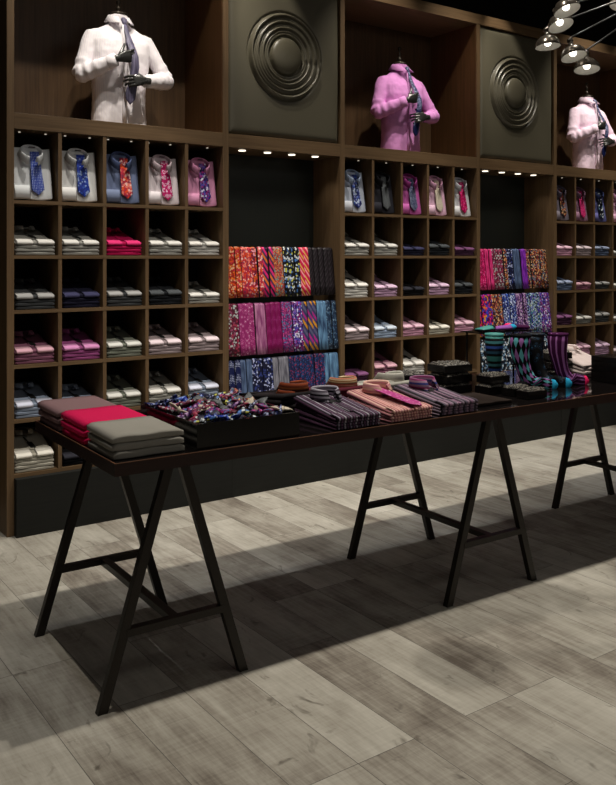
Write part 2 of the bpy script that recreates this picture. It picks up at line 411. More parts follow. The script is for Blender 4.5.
# ------------------------------------------------------------------ ties
def K(*h): return tuple(((int(h_, 16) / 255) ** 2.2) for h_ in h)
def hx(s_): return K(s_[0:2], s_[2:4], s_[4:6])
def pat(name, kind, cols, scale=60, rot=0): M[name] = pattern(name, kind, [hx(c) for c in cols], scale, rot); return M[name]
T = {
 'orange floral': pat('silk_orange_floral', 'floral', ['a02818', 'e87828', 'f0b890', 'c83048', 'e05020'], 75),
 'red floral': pat('silk_red_floral', 'floral', ['981828', 'e04030', 'f0a0b0', 'd06818', '602040'], 80),
 'coral floral': pat('silk_coral_floral', 'floral', ['c02840', 'f08070', 'f8c8c0', 'e85018', '903050'], 70),
 'multicolour striped': pat('silk_multi_stripe', 'stripes', ['503058', 'e07828', '483058', 'e02878', '302040', 'd83060'], 15, R(38)),
 'terracotta spotted': pat('silk_terracotta', 'floral', ['a04828', 'c86858', 'd89058', '883048', '60a0a0'], 110),
 'black floral': pat('silk_black_floral', 'floral', ['080810', '101018', 'd0d8e0', '4878c0', 'c0c050', '18101c'], 70),
 'pink and gold striped': pat('silk_pink_gold', 'stripes', ['d82050', 'f0a0a8', 'd02840', 'e0b058', 'c81848'], 26, R(38)),
 'charcoal': pat('silk_charcoal', 'stripes', ['181418', '201c20', '383038', '181418'], 60, R(-38)),
 'burgundy floral': pat('silk_burgundy', 'floral', ['501830', '904868', 'b0b8b8', '682038', 'a03850'], 75),
 'pink paisley': pat('silk_pink_paisley', 'paisley', ['902868', 'e8b8d8', 'c06098'], 45),
 'plum dotted': pat('silk_plum', 'dots', ['780850', 'a03880'], 110),
 'mauve satin': pat('silk_mauve', 'rib', ['80386c', 'c080a8'], 60),
 'purple floral': pat('silk_purple_floral', 'floral', ['301858', 'd8d8f0', '5048b0', '902878', '8060b0'], 75),
 'violet checked': pat('silk_violet_check', 'floral', ['582060', '4878a8', 'c04890', '782870', 'a03060'], 120),
 'grey blue striped': pat('silk_greyblue_stripe', 'stripes', ['383860', '585878', '383860', 'c88820', '40406c', 'a02880'], 14, R(38)),
 'sky blue': pat('silk_sky', 'rib', ['283c5c', '6c98c0'], 50),
 'blue leafy': pat('silk_leafy', 'paisley', ['203048', 'a8c0d0', '507090'], 55),
 'navy dotted': pat('silk_navy_dots', 'dots', ['141c48', 'b8c0e0'], 90),
 'navy spotted': pat('silk_navy_spots', 'floral', ['101430', '141838', 'a8b0d8', '303c78', '181830'], 75),
 'navy chequered': pat('silk_navy_weave', 'floral', ['182448', '182040', '30487c', '883050', '203060'], 110),
 'slate blue': pat('silk_slate', 'rib', ['303c58', '586c90'], 70),
 'silver grey': pat('silk_silver', 'rib', ['50505c', '888894'], 70),
 'magenta spotted': pat('silk_magenta', 'floral', ['b80858', 'f060a0', 'e02878', '900848', 'd81868'], 90),
 'hot pink': pat('silk_hotpink', 'rib', ['a80c50', 'f04890'], 90),
 'deep violet': pat('silk_violet', 'rib', ['401068', '9038c0'], 90),
 'bronze floral': pat('silk_bronze', 'floral', ['3c2018', 'c87848', '607890', '883040', 'd8b080', '201018'], 85),
 'rainbow floral': pat('silk_rainbow', 'floral', ['400850', 'e02868', '3848c8', 'e8a020', '9018a0', 'c83030'], 55),
 'blue white spotted': pat('silk_bluewhite', 'floral', ['202860', 'c8d8f0', '4060b8', '283070', '8890c8'], 75),
 'lilac spotted': pat('silk_lilac', 'floral', ['402050', 'b890c0', '604080', '502860', 'c8b8d0'], 80),
 'green blue floral': pat('silk_teal', 'floral', ['101838', 'c0d0c0', '408098', '5040a0', 'a0b0e0'], 85),
 'black and white floral': pat('silk_bw', 'floral', ['080c18', 'd0d8e0', '101828', '6888a8', '0c1018'], 65),
 'blue dotted': pat('silk_blue_dots', 'dots', ['1838a0', 'b8c8f0'], 100),
 'royal blue paisley': pat('silk_royal', 'floral', ['1c3498', '2440a8', '90a8dc', '182c80', '3858b4'], 90),
 'magenta white paisley': pat('silk_magwhite', 'paisley', ['c01868', 'f0e0f0', 'f0d0e8'], 48),
 'grey woven': pat('silk_greyweave', 'dots', ['606468', '303438'], 120),
 'cream': pat('silk_cream', 'dots', ['c8bca8', 'e0d8c8'], 80),
 'pink woven': pat('silk_pinkweave', 'floral', ['a83078', 'b8508c', 'd080b0', 'b03c84', 'b44488'], 110),
}
BARS = [
 [(1.722, 1.365, .088, .048), (1.322, .960, .052, .012), (.930, .60, .016, -.020)],
]
BAR_TIES = {
 (0, 0): ['orange floral'] * 3 + ['coral floral'] * 2 + ['red floral'] + ['coral floral'] + ['multicolour striped'] * 2 + ['terracotta spotted'] * 2 + ['black floral'] * 3 + ['pink and gold striped'] * 2 + ['charcoal'] * 5,
 (0, 1): ['burgundy floral'] * 2 + ['pink paisley'] * 3 + ['mauve satin'] * 2 + ['plum dotted'] * 3 + ['violet checked'] * 2 + ['purple floral'] * 2 + ['grey blue striped'] * 3 + ['sky blue'] * 2 + ['blue leafy'] * 2,
 (0, 2): ['navy dotted'] * 2 + ['slate blue'] * 2 + ['navy spotted'] * 4 + ['silver grey'] * 3 + ['navy chequered'] * 7 + ['sky blue'] * 3,
 (1, 0): ['magenta spotted'] * 3 + ['hot pink'] * 2 + ['burgundy floral'] * 3 + ['bronze floral'] + ['navy spotted'] * 2 + ['slate blue'] * 2 + ['deep violet'] * 2 + ['bronze floral'] * 6,
 (1, 1): ['rainbow floral'] * 4 + ['bronze floral'] * 3 + ['blue white spotted'] * 4 + ['lilac spotted'] * 3 + ['green blue floral'] * 4 + ['purple floral'] * 3,
 (1, 2): ['black and white floral'] * 21,
}
BN = ['top', 'middle', 'lowest']
def drape_path(zt, zb, yt, yb):
    r = .016; pts = [(0, yt + 2 * r, zt - .10)]
    for k in range(7):
        a = PI * k / 6; pts.append((0, yt + r + r * math.cos(a), zt - r + r * math.sin(a)))
    for k in range(1, 6):
        f = k / 5; pts.append((0, yt + (yb - yt) * f, zt - r + (zb - zt + r) * f))
    return pts
for ni, (x0, x1) in enumerate(NI):
    W = x1 - x0
    for bi, (zt, zb, yt, yb) in enumerate(BARS[0]):
        t = thing('tie_bar', f'black padded display bar carrying ties, {BN[bi]} bar of the {("left","right")[ni]} niche', 'display bar', (x0, 0, 0), group='tie display bars')
        bm = bmesh.new()
        # wedge behind the ties
        sec = [(yt + .031, zt - .10), (yt + .028, zt - .014), (yt + .016, zt - .005), (yt + .006, zt - .016), (yb + .0062, zb + .004), (yb + .10, zb + .01)]
        A = [bm.verts.new((.005, y, z)) for y, z in sec]; B = [bm.verts.new((W - .005, y, z)) for y, z in sec]
        for k in range(len(sec)): bm.faces.new((A[k], A[(k + 1) % len(sec)], B[(k + 1) % len(sec)], B[k]))
        bm.faces.new(A); bm.faces.new(B[::-1])
        link_mesh('board', bm, M['black'], t)
        ym = .344
        boxo('bracket', .3, .34, yb + .05, ym, zb + .02, zb + .05, M['arm'], t); boxo('bracket', W - .34, W - .3, yb + .05, ym, zb + .02, zb + .05, M['arm'], t)
        kinds = BAR_TIES[(ni, bi)]; n = len(kinds); pitch = (W - .02) / n
        pth = drape_path(zt, zb, yt, yb)
        bm = bmesh.new(); strip(bm, pth, [pitch * 1.0] * len(pth), .0035, ridge=.0035)
        pr = proto(link_mesh('necktie', bm, M['charcoal'] if 'charcoal' in M else T['charcoal'], None, True))
        for k, kind in enumerate(kinds):
            o = inst(pr, mat=T[kind]); o.location = (x0 + .01 + pitch * (k + .5), -.001 * (k % 2) - .0005, rnd.uniform(-.004, .0))
            o.rotation_euler = (0, rnd.uniform(-.006, .006), 0)
            tag(o, f'{kind} tie, {ORD[k]} from left on the {BN[bi]} bar of the {("left","right")[ni]} niche', 'tie', 'ties draped on the display bars')

# ------------------------------------------------------------------ folded shirts
def folded(k, w_=.235, d=.29, a=.0205, e=.0215, seed=0, rag=.004, notch=True):
    """one folded shirt of a stack: k shirts lie below it; front at y=0, deeper towards +y, thicker at the collar end"""
    r_ = random.Random(seed * 31 + k)
    bm = bmesh.new(); nx = 16; rings = []
    dx = r_.uniform(-.004, .004); fy = r_.uniform(0, rag); ph = r_.uniform(0, 6)
    for i in range(nx + 1):
        u = -1 + 2 * i / nx
        x = dx + u * w_ / 2
        sq = (1 - abs(u) ** 10) ** .5 if abs(u) < 1 else 0.0
        sq = .35 + .65 * sq
        wob = .0012 * math.sin(u * 7 + ph) + (-.0022 if (notch and abs(u) < .08) else 0)
        fr = fy + .003 * math.sin(u * 4 + ph) + .006 * (abs(u) ** 8)
        pts = []
        ys = [0, .12, .3, .55, .8, 1]
        def zb_(t): return k * (a + e * t) + .0006
        def zt_(t): return zb_(t) + (a + e * t) * (.5 + .5 * sq) - .0012 + (wob if t < .5 else 0)
        for t in ys: pts.append((fr + .005 + t * (d - .01), zb_(t) + (0 if t else .001)))
        for t in ys[::-1]: pts.append((fr + .005 + t * (d - .01), zt_(t)))
        m_ = (zb_(0) + zt_(0)) / 2; hh = (zt_(0) - zb_(0)) / 2
        # folded edge: two soft lips with a crease
        pts += [(fr + .0012, m_ + hh * .72), (fr - .0005, m_ + hh * .40), (fr + .0022, m_ + hh * .02), (fr - .0003, m_ - hh * .42), (fr + .0018, m_ - hh * .78)]
        rings.append([bm.verts.new((x, y, z)) for y, z in pts])
    n = len(rings[0])
    for A, B in zip(rings, rings[1:]):
        for q in range(n): bm.faces.new((A[q], A[(q + 1) % n], B[(q + 1) % n], B[q]))
    bm.faces.new(rings[0][::-1]); bm.faces.new(rings[-1])
    return bm
def topz(k, y, d=.29, a=.0205, e=.0215): return (k + 1) * (a + e * min(1, y / d))
def cuffs(k, side, w_=.235, d=.29, a=.0205, e=.0215, ln=.055):
    bm = bmesh.new(); x0, x1 = (-w_ / 2 + .004, -.014) if side < 0 else (.012, w_ / 2 - .003)
    path = [(0, -.0030, k * a + a * .15), (0, -.0045, k * a + a * .75), (0, .0005, topz(k, 0, d, a, e) + .0010), (0, .012, topz(k, .012, d, a, e) + .002), (0, ln * .6, topz(k, ln * .6, d, a, e) + .002), (0, ln + (.006 if side > 0 else 0), topz(k, ln, d, a, e) + .001)]
    strip(bm, [((x0 + x1) / 2, y, z) for _, y, z in path], [(x1 - x0)] * len(path), .0016, ridge=0)
    return bm
def collar_bm(Rr=.055, h=.032, tip=.045, flare=1.25, gap=.32, seg=28):
    """stand-and-fall shirt collar, opening and points towards -y"""
    bm = bmesh.new(); rows = []
    for i in range(seg + 1):
        th = -PI + gap + (2 * PI - 2 * gap) * i / seg      # 0 = back (+y)
        sx, sy = math.sin(th), math.cos(th); f = abs(th) / PI
        fr = max(0, (f - .55) / .45)
        hh = h * (1 - .25 * fr)
        ax, ay = Rr * sx, Rr * 1.0 * sy
        row = [(ax, ay, 0), (ax * 1.0, ay, hh * .9), (ax * 1.04, ay * 1.04, hh), (ax * 1.09, ay * 1.09, hh * .9)]
        drop = tip * fr ** 1.6
        row.append((ax * flare + sx * drop * .45, ay * flare - drop * .75, h * .12 - .004 * fr))
        rows.append([bm.verts.new(p) for p in row])
    for A, B in zip(rows, rows[1:]):
        for q in range(4): bm.faces.new((A[q], B[q], B[q + 1], A[q + 1]))
    return bm
def make_collar(**kw):
    o = link_mesh('collar', collar_bm(**kw), M['shirt'], None, True)
    md = o.modifiers.new('s', 'SOLIDIFY'); md.thickness = .0022; md.offset = 0
    return proto(bake(o))
P_body = {}; P_cuff = {}; P_plk = {}; P_tag = {}
def body_proto(k, style):
    key = (k, style)
    if key not in P_body:
        if style == 'shelf': kw = dict()
        elif style == 'table': kw = dict(w_=.245, d=.40, a=.0145, e=.004)
        P_body[key] = proto(link_mesh('folded_body', folded(k, seed=3, **kw), M['shirt'], None, True))
    return P_body[key]
P_col = make_collar()
P_colbig = make_collar(Rr=.062, h=.036, tip=.05)
P_coltab = make_collar(Rr=.062, h=.050, tip=.07, gap=.30, flare=1.18)
def part_proto(store, k, fn):
    if k not in store: store[k] = proto(fn())
    return store[k]
def mk_placket(k, d=.29, a=.0205, e=.0215):
    bm = bmesh.new(); ys = [.05, .1, .16, .21]
    strip(bm, [(0, y, topz(k, y, d, a, e) + .001) for y in ys], [.026] * 4, .0016, ridge=0)
    return link_mesh('placket', bm, M['shirt'], None, True)
def mk_tag(k, d=.29, a=.0205, e=.0215):
    bm = bmesh.new(); y0, y1 = .062, .125
    strip(bm, [(.012, y0, topz(k, y0, d, a, e) + .004), (.004, y1, topz(k, y1, d, a, e) + .004)], [.034, .034], .001, ridge=0)
    strip(bm, [(.0, y1, topz(k, y1, d, a, e) + .004), (-.012, y1 + .06, topz(k, y1 + .06, d, a, e) + .004)], [.010, .008], .001, ridge=0)
    return link_mesh('swing_tag', bm, M['tag'])
def shirt_thing(k, top, col, label, loc, rz=0, rx=0, lit_cuffcol=None, dark=False):
    t = thing('dress_shirt', label, 'shirt', loc, rz, 'folded shirts in the wall cubbies', rx)
    inst(body_proto(k, 'shelf'), t, col).name = 'folded_body'
    if top:
        for s_ in (-1, 1):
            c = inst(part_proto(P_cuff, (k, s_), lambda: link_mesh('cuff', cuffs(k, s_), M['shirt'], None, True)), t, lit_cuffcol or col)
            c.name = 'cuff'
        c = inst(part_proto(P_plk, k, lambda: mk_placket(k)), t, col)
        if not dark: inst(part_proto(P_tag, k, lambda: mk_tag(k)), t)
        c = inst(P_col, t, col); c.location = (0, .235, topz(k, .235) - .002); c.rotation_euler = (R(-6), 0, 0)
    return t
COL = {  # name: (body, cuff) of one cloth, body toned as shaded, cuff as lit
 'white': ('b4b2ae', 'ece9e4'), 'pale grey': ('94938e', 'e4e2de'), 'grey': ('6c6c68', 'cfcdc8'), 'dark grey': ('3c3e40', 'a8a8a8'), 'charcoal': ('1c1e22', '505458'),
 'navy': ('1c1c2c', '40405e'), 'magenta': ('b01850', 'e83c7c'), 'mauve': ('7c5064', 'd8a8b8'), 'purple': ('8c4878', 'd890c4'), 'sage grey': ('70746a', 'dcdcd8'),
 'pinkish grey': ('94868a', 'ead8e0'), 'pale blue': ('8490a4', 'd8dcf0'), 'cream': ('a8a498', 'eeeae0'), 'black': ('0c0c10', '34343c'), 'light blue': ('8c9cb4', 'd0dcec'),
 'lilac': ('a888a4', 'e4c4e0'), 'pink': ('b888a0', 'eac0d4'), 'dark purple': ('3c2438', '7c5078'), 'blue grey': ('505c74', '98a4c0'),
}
G = {0: {1: [('pale grey', 4), ('pale grey', 4), ('magenta', 4), ('pale grey', 4), ('white', 4)],
         2: [('dark grey', 4), ('navy', 4), ('dark grey', 4), ('charcoal', 4), ('pale grey', 3)],
         3: [('mauve', 4), ('purple', 4), ('sage grey', 4), ('pinkish grey', 4), ('pinkish grey', 4)],
         4: [('pale blue', 4), ('pale blue', 3), ('sage grey', 4), ('pale grey', 4), ('pale blue', 4)],
         5: [('cream', 5), ('black', 3), ('grey', 3), None, None]},
     1: {1: [('pale grey', 4), ('pale grey', 4), ('navy', 3), ('charcoal', 4), ('dark purple', 3)],
         2: [('white', 5), ('lilac', 4), ('black', 3), ('lilac', 4), ('charcoal', 4)],
         3: [('pinkish grey', 4), ('light blue', 4), ('pink', 4), ('cream', 3), ('pink', 4)],
         4: [('dark purple', 3), ('mauve', 5), ('white', 5), None, None],
         5: [None] * 5},
     2: {1: [('pink', 4), ('pinkish grey', 4), ('blue grey', 4), ('pale grey', 4), None],
         2: [('blue grey', 4), ('mauve', 3), ('dark grey', 3), ('cream', 4), None],
         3: [('dark purple', 4), ('grey', 3), ('dark grey', 4), ('pale grey', 4), None],
         4: [('pink', 5), ('pink', 5), ('lilac', 5), ('pinkish grey', 5), None],
         5: [None] * 5}}
def cell(bi, c):
    a1, b0 = ST[bi][1], ST[bi][2]; e = [a1] + [x for x in DV[bi]]; l = e[c] + (0 if c == 0 else .023); r = (DV[bi][c] if c < 4 else b0)
    return l, r
POS = {1: ['only'], 2: ['bottom', 'topmost'], 3: ['bottom', 'middle', 'topmost'], 4: ['bottom', 'second from bottom', 'second from top', 'topmost'],
       5: ['bottom', 'second from bottom', 'middle', 'second from top', 'topmost']}
for bi in range(3):
    for row in range(1, 6):
        for c in range(5):
            g = G[bi][row][c]
            if not g: continue
            name, n = g; l, r = cell(bi, c); z = SH[row]
            if bi == 2 and c == 3: n = 2 if n > 2 else n
            cb, cc = (hx(q) for q in COL[name])
            ox = rnd.uniform(-.005, .005) - .002; oy = rnd.uniform(.012, .022); rz = rnd.uniform(-.02, .02)
            for k in range(n):
                shirt_thing(k, k == n - 1, cb, f'{name} folded shirt, {POS[n][k]} of stack, {BAY[bi]} bay, {ORD[row]} row, {ORD[c]} column',
                            ((l + r) / 2 + ox, oy, z + .0008), rz, 0, cc, name in ('charcoal', 'black', 'navy', 'dark purple', 'magenta'))

# ------------------------------------------------------------------ display shirts leaning in the first row, each with a tie
def mk_tie_flat(L=.235, w0=.056, w1=.080, th=.003):
    bm = bmesh.new(); n = 9
    path = [(0, -L * i / n, 0) for i in range(n + 1)] + [(0, -L - .012, 0), (0, -L - .026, 0), (0, -L - .034, 0)]
    wd = [w0 + (w1 - w0) * i / n for i in range(n + 1)] + [w1 * .66, w1 * .25, .002]
    strip(bm, path, wd, th, side=(1, 0, 0))
    return bm
P_tie = proto(link_mesh('necktie', mk_tie_flat(), T['charcoal'], None, True))
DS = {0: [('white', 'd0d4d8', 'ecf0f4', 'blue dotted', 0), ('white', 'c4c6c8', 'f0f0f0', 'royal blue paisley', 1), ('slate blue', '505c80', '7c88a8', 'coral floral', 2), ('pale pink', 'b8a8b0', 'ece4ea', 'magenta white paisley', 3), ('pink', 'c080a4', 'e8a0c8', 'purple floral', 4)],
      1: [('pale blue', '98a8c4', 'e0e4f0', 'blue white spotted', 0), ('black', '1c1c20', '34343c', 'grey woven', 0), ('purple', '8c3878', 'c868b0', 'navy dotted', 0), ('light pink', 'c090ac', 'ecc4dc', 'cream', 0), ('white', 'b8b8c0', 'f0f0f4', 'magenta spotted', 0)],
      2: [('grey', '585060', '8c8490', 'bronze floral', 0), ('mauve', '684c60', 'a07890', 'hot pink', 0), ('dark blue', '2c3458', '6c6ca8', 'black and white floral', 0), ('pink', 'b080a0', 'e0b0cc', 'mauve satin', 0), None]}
TILT = R(77)
for bi in range(3):
    for c in range(5):
        if not DS[bi][c]: continue
        nm, cb, cc, tk, _ = DS[bi][c]; l, r = cell(bi, c); cb, cc = hx(cb), hx(cc)  # same cloth twice: darker tone paints shade, lighter tone the lit cuff
        x = (l + r) / 2 - .008
        t = thing('dress_shirt', f'{nm} shirt propped upright under {tk} tie, {BAY[bi]} bay, {ORD[c]} column', 'shirt', (x, .06, SH[0] + .004), 0, 'propped display shirts in the first row', TILT); t.scale = (1, 1.10, 1)
        inst(body_proto(0, 'shelf'), t, tuple((a_ + b_) / 2 for a_, b_ in zip(cb, cc)))
        co = inst(P_colbig, t, cb); co.location = (-.005, .240, .040); co.rotation_euler = (R(-36), 0, 0); co.scale = (1, .8, 1.25)
        bm = bmesh.new(); strip(bm, [(-.062, y, .0225 + .0215 * y / .29) for y in (.008, .05, .078)], [.095] * 3, .0022, ridge=0)
        cu = link_mesh('cuff', bm, M['shirt'], t, True); cu.color = (*cc, 1)
        bm = bmesh.new(); box(bm, -.020, .018, .285, .287, .062, .078)
        la = link_mesh('neck_label', bm, M['tag'], t); la['label'] = 'dark woven neck label'
        tie = inst(P_tie, mat=T[tk]); m4 = Matrix.Translation((x, .06, SH[0] + .004)) @ Euler((TILT, 0, 0)).to_matrix().to_4x4() @ Matrix.Translation((.016, .292, .058)) @ Euler((R(5), 0, R(3))).to_matrix().to_4x4()
        tie.matrix_world = m4; tie.location, tie.rotation_euler = m4.to_translation(), m4.to_euler()
        tag(tie, f'{tk} tie hanging on the propped {nm} shirt, {BAY[bi]} bay, {ORD[c]} column', 'tie', 'ties on the propped shirts')

# ------------------------------------------------------------------ busts with hands
def skin_mesh(name, verts, edges, radii, mat, sub=2):
    me = bpy.data.meshes.new(name); me.from_pydata(verts, edges, []); o = bpy.data.objects.new(name, me); C.objects.link(o)
    me.materials.append(mat)
    md = o.modifiers.new('skin', 'SKIN'); md.use_smooth_shade = True
    for i, r_ in enumerate(radii):
        rr = r_ if isinstance(r_, tuple) else (r_, r_)
        me.skin_vertices[0].data[i].radius = rr
    me.skin_vertices[0].data[0].use_root = True
    s_ = o.modifiers.new('sub', 'SUBSURF'); s_.levels = sub; s_.render_levels = sub
    return bake(o)
def hand_proto(curl=1.0):
    """wrist at origin, fingers +x, back of hand +z (curls towards -z), thumb on +y side"""
    bm = bmesh.new()
    # palm loft
    tube(bm, [(-.03, 0, 0), (0, 0, 0), (.02, .002, 0), (.05, .002, 0), (.078, 0, -.002), (.088, 0, -.004)], [(.021, .019), (.022, .018), (.028, .017), (.037, .015), (.038, .0125), (.034, .009)], 16, up=(0, 0, 1))
    def chain(root, yaw, lens, rads, bends, roll=0):
        p = Vector(root); pitch = 0; pts = [p.copy()]
        for L_, b_ in zip(lens, bends):
            pitch += b_
            d = Vector((math.cos(pitch) * math.cos(yaw), math.sin(yaw), -math.sin(pitch)))
            if roll: d = Matrix.Rotation(roll, 3, 'X') @ d
            p = p + d * L_; pts.append(p.copy())
        # subdivide to round the joints
        P2, R2 = [], []
        for i in range(len(pts) - 1):
            for f in (0, .5): P2.append(pts[i].lerp(pts[i + 1], f)); R2.append(rads[i] + (rads[i + 1] - rads[i]) * f)
        P2.append(pts[-1]); R2.append(rads[-1]); d = (pts[-1] - pts[-2]).normalized()
        P2.append(pts[-1] + d * .004); R2.append(rads[-1] * .6)
        tube(bm, P2, R2, 10)
    for y, L_, yw in ((.027, .070, .10), (.009, .078, .03), (-.010, .073, -.04), (-.027, .058, -.12)):
        chain((.068, y * .95, -.002), yw, (.018, L_ * .45, L_ * .32, L_ * .26), (.0098, .0093, .0085, .0076, .0066), (.10, .45 * curl, .55 * curl, .35 * curl))
    chain((.018, .020, -.004), .75, (.028, .030, .024), (.0125, .0108, .0092, .0078), (.35, .15, .25))
    o = link_mesh('hand', bm, M['hand'], None, True)
    md = o.modifiers.new('r', 'REMESH'); md.mode = 'VOXEL'; md.voxel_size = .0026; md.use_smooth_shade = True
    s_ = o.modifiers.new('s', 'SMOOTH'); s_.factor = .5; s_.iterations = 2
    return proto(bake(o))
P_handR = hand_proto(1.1)
bm = bmesh.new(); bm.from_mesh(P_handR.data); bmesh.ops.transform(bm, matrix=Matrix.Scale(-1, 4, (1, 0, 0)), verts=bm.verts)
P_handL = proto(link_mesh('hand', bm, M['hand'], None, True))

def bust_mesh():
    bm = bmesh.new()
    sec = [(0.0, .185, .105, 0), (.06, .182, .104, 0), (.16, .176, .100, 0), (.26, .180, .104, -.004), (.36, .192, .112, -.01), (.45, .203, .116, -.012),
           (.52, .205, .108, -.006), (.565, .190, .094, .002), (.60, .150, .078, .010), (.625, .100, .066, .014), (.65, .066, .062, .016), (.70, .060, .058, .012)]
    rings = []
    for z, rx, ry, cy in sec:
        ring = []
        for k in range(32):
            th = 2 * PI * k / 32; c_, s_ = math.cos(th), math.sin(th)
            ex = .8
            ring.append(bm.verts.new((rx * math.copysign(abs(c_) ** ex, c_), cy + ry * math.copysign(abs(s_) ** ex, s_), z)))
        rings.append(ring)
    for A, B in zip(rings, rings[1:]):
        for k in range(32): bm.faces.new((A[k], A[(k + 1) % 32], B[(k + 1) % 32], B[k]))
    bm.faces.new(rings[0][::-1]); bm.faces.new(rings[-1])
    # sleeves: viewer left (its right arm), viewer right (its left arm)
    def sleeve(sh, el, wr, r0, r1, r2):
        sh, el, wr = Vector(sh), Vector(el), Vector(wr); inn = sh + Vector((-math.copysign(.06, sh.x), 0, .0))
        pts = [inn, sh, sh.lerp(el, .35), sh.lerp(el, .7), sh.lerp(el, .93), el.lerp(wr, .08), el.lerp(wr, .3), el.lerp(wr, .6), el.lerp(wr, .85), wr]
        rr = [r0, r0 * 1.02, r0 * .98, r1 * 1.05, r1 * 1.1, r1 * 1.12, r1 * 1.08, r1 * .95, r2 * 1.12, r2]
        # wrinkles near the elbow
        P2, R2 = [], []
        for i in range(len(pts) - 1):
            for j in range(4):
                f = j / 4; p = pts[i].lerp(pts[i + 1], f); r_ = rr[i] + (rr[i + 1] - rr[i]) * f
                if 3 <= i <= 6: r_ *= 1 + .10 * math.sin((i * 4 + j) * 1.7)
                P2.append(p); R2.append((r_, r_ * .95))
        P2.append(pts[-1]); R2.append(rr[-1]); tube(bm, P2, R2, 18)
    sleeve((-.185, .005, .545), (-.275, -.035, .295), (-.085, -.178, .385), .057, .050, .036)
    sleeve((.185, .005, .545), (.325, -.04, .315), (.120, -.180, .275), .057, .050, .036)
    o = link_mesh('shirt_torso', bm, M['shirt'], None, True)
    md = o.modifiers.new('r', 'REMESH'); md.mode = 'VOXEL'; md.voxel_size = .0075; md.use_smooth_shade = True
    s_ = o.modifiers.new('s', 'SMOOTH'); s_.factor = .6; s_.iterations = 3
    tx = bpy.data.textures.new('creases', 'CLOUDS'); tx.noise_scale = .055
    d = o.modifiers.new('d', 'DISPLACE'); d.texture = tx; d.strength = .010; d.mid_level = .5
    return proto(bake(o))
P_torso = bust_mesh()
P_cuffs = []
for wr, di in (((-.085, -.178, .385), Vector((.190, -.143, .09)).normalized()), ((.120, -.180, .275), Vector((-.205, -.14, -.04)).normalized())):
    wr = Vector(wr); bm = bmesh.new(); tube(bm, [wr - di * .055, wr - di * .05, wr + di * .004, wr + di * .006, wr + di * .002], [.039, .0425, .041, .038, .032], 20); P_cuffs.append(proto(link_mesh('cuff', bm, M['shirt'], None, True)))

P_bcol = make_collar(Rr=.066, h=.052, tip=.10, flare=1.42, gap=.26)
def bust_strip_shirt(nm, base, stripe):
    m_, nt_, b_ = new_mat(nm, .8, .15)
    tc_ = N(nt_, 'ShaderNodeTexCoord'); s3 = N(nt_, 'ShaderNodeSeparateXYZ'); nt_.links.new(tc_.outputs['Object'], s3.inputs[0])
    mu = N(nt_, 'ShaderNodeMath', operation='MULTIPLY'); mu.inputs[1].default_value = 105; nt_.links.new(s3.outputs[0], mu.inputs[0])
    fr = N(nt_, 'ShaderNodeMath', operation='FRACT'); nt_.links.new(mu.outputs[0], fr.inputs[0])
    r_ = ramp(nt_, [(0, hx(base)), (.8, hx(stripe))], 'CONSTANT'); nt_.links.new(fr.outputs[0], r_.inputs[0]); nt_.links.new(r_.outputs[0], b_.inputs['Base Color'])
    cloth_bump(nt_, b_, 9, .3); return m_
BM = [bust_strip_shirt('white_pinstripe', 'ece6e8', 'd9d0de'), bust_strip_shirt('pink_poplin', 'd08cc8', 'cc86c2'), bust_strip_shirt('pale_pink_stripe', 'ead2e2', 'dfc0d6')]
TIEM = [T['silver grey'], T['navy dotted'], T['navy dotted']]
bust_tie = pattern('silk_dusty_violet', 'rib', [hx('403c50'), hx('706a84')], 60)
for i, (x, lab) in enumerate(((2.262, 'headless bust in a white pinstripe shirt and grey tie, black hands'), (4.755, 'headless bust in a bright pink shirt and navy tie, black hands'), (7.265, 'headless bust in a pale pink shirt, below the hanging lamps'))):
    t = thing('display_bust', lab, 'mannequin', (x, .235, ZR1 + .001), R(-3), 'shirted display busts'); t.scale = (1, 1, 1.07)
    inst(P_torso, t, mat=BM[i]); inst(P_cuffs[0], t, mat=BM[i]); inst(P_cuffs[1], t, mat=BM[i])
    c = inst(P_bcol, t, mat=BM[i]); c.location = (0, .012, .645); c.rotation_euler = (R(10), 0, 0)
    bm = bmesh.new(); tube(bm, [(0, -.104, .62 - .62 * 0), (0, -.118, .50), (0, -.128, .40), (0, -.118, .26), (0, -.108, .10), (0, -.107, .004)], [(.016, .004)] * 6, 8, up=(0, 1, 0))
    link_mesh('placket', bm, BM[i], t, True)
    # neck cap and finial
    bm = bmesh.new(); lathe(bm, [(.001, -.004), (.060, -.004), (.064, .004), (.060, .013), (.045, .018), (.012, .020), (.010, .032), (.017, .038), (.017, .05), (.009, .056), (.009, .070), (.014, .076), (.014, .088), (.007, .094), (.007, .108), (.014, .118), (.015, .128), (.010, .138), (.002, .142)], 24, Matrix.Translation((0, .012, .702)))
    link_mesh('neck_cap', bm, M['cap'], t, True)
    h = inst(P_handR, t); h.location = (-.075, -.19, .392); h.rotation_euler = Euler((R(100), R(-14), R(-10)))
    h = inst(P_handL, t); h.location = (.110, -.206, .272); h.rotation_euler = Euler((R(80), R(-4), R(8)))
    # tie: knot + blade, worn by the bust
    bm = bmesh.new()
    tube(bm, [(.002, -.078, .665), (.002, -.088, .655), (.003, -.098, .635), (.004, -.103, .622)], [(.015, .010), (.021, .014), (.017, .012), (.012, .008)], 12, up=(0, 1, 0))
    pth = [(.004, -.104, .625), (.010, -.122, .57), (.020, -.148, .51), (.030, -.182, .45), (.036, -.205, .41), (.034, -.208, .35), (.028, -.198, .29), (.022, -.194, .24), (.012, -.190, .19), (.008, -.190, .155), (.007, -.19, .135), (.006, -.19, .122)]
    wd = [.022, .036, .048, .052, .046, .060, .056, .066, .074, .07, .035, .003]
    strip(bm, pth, wd, .005, side=(1, .1, 0))
    link_mesh('necktie', bm, bust_tie if i == 0 else T['navy dotted'], t, True)

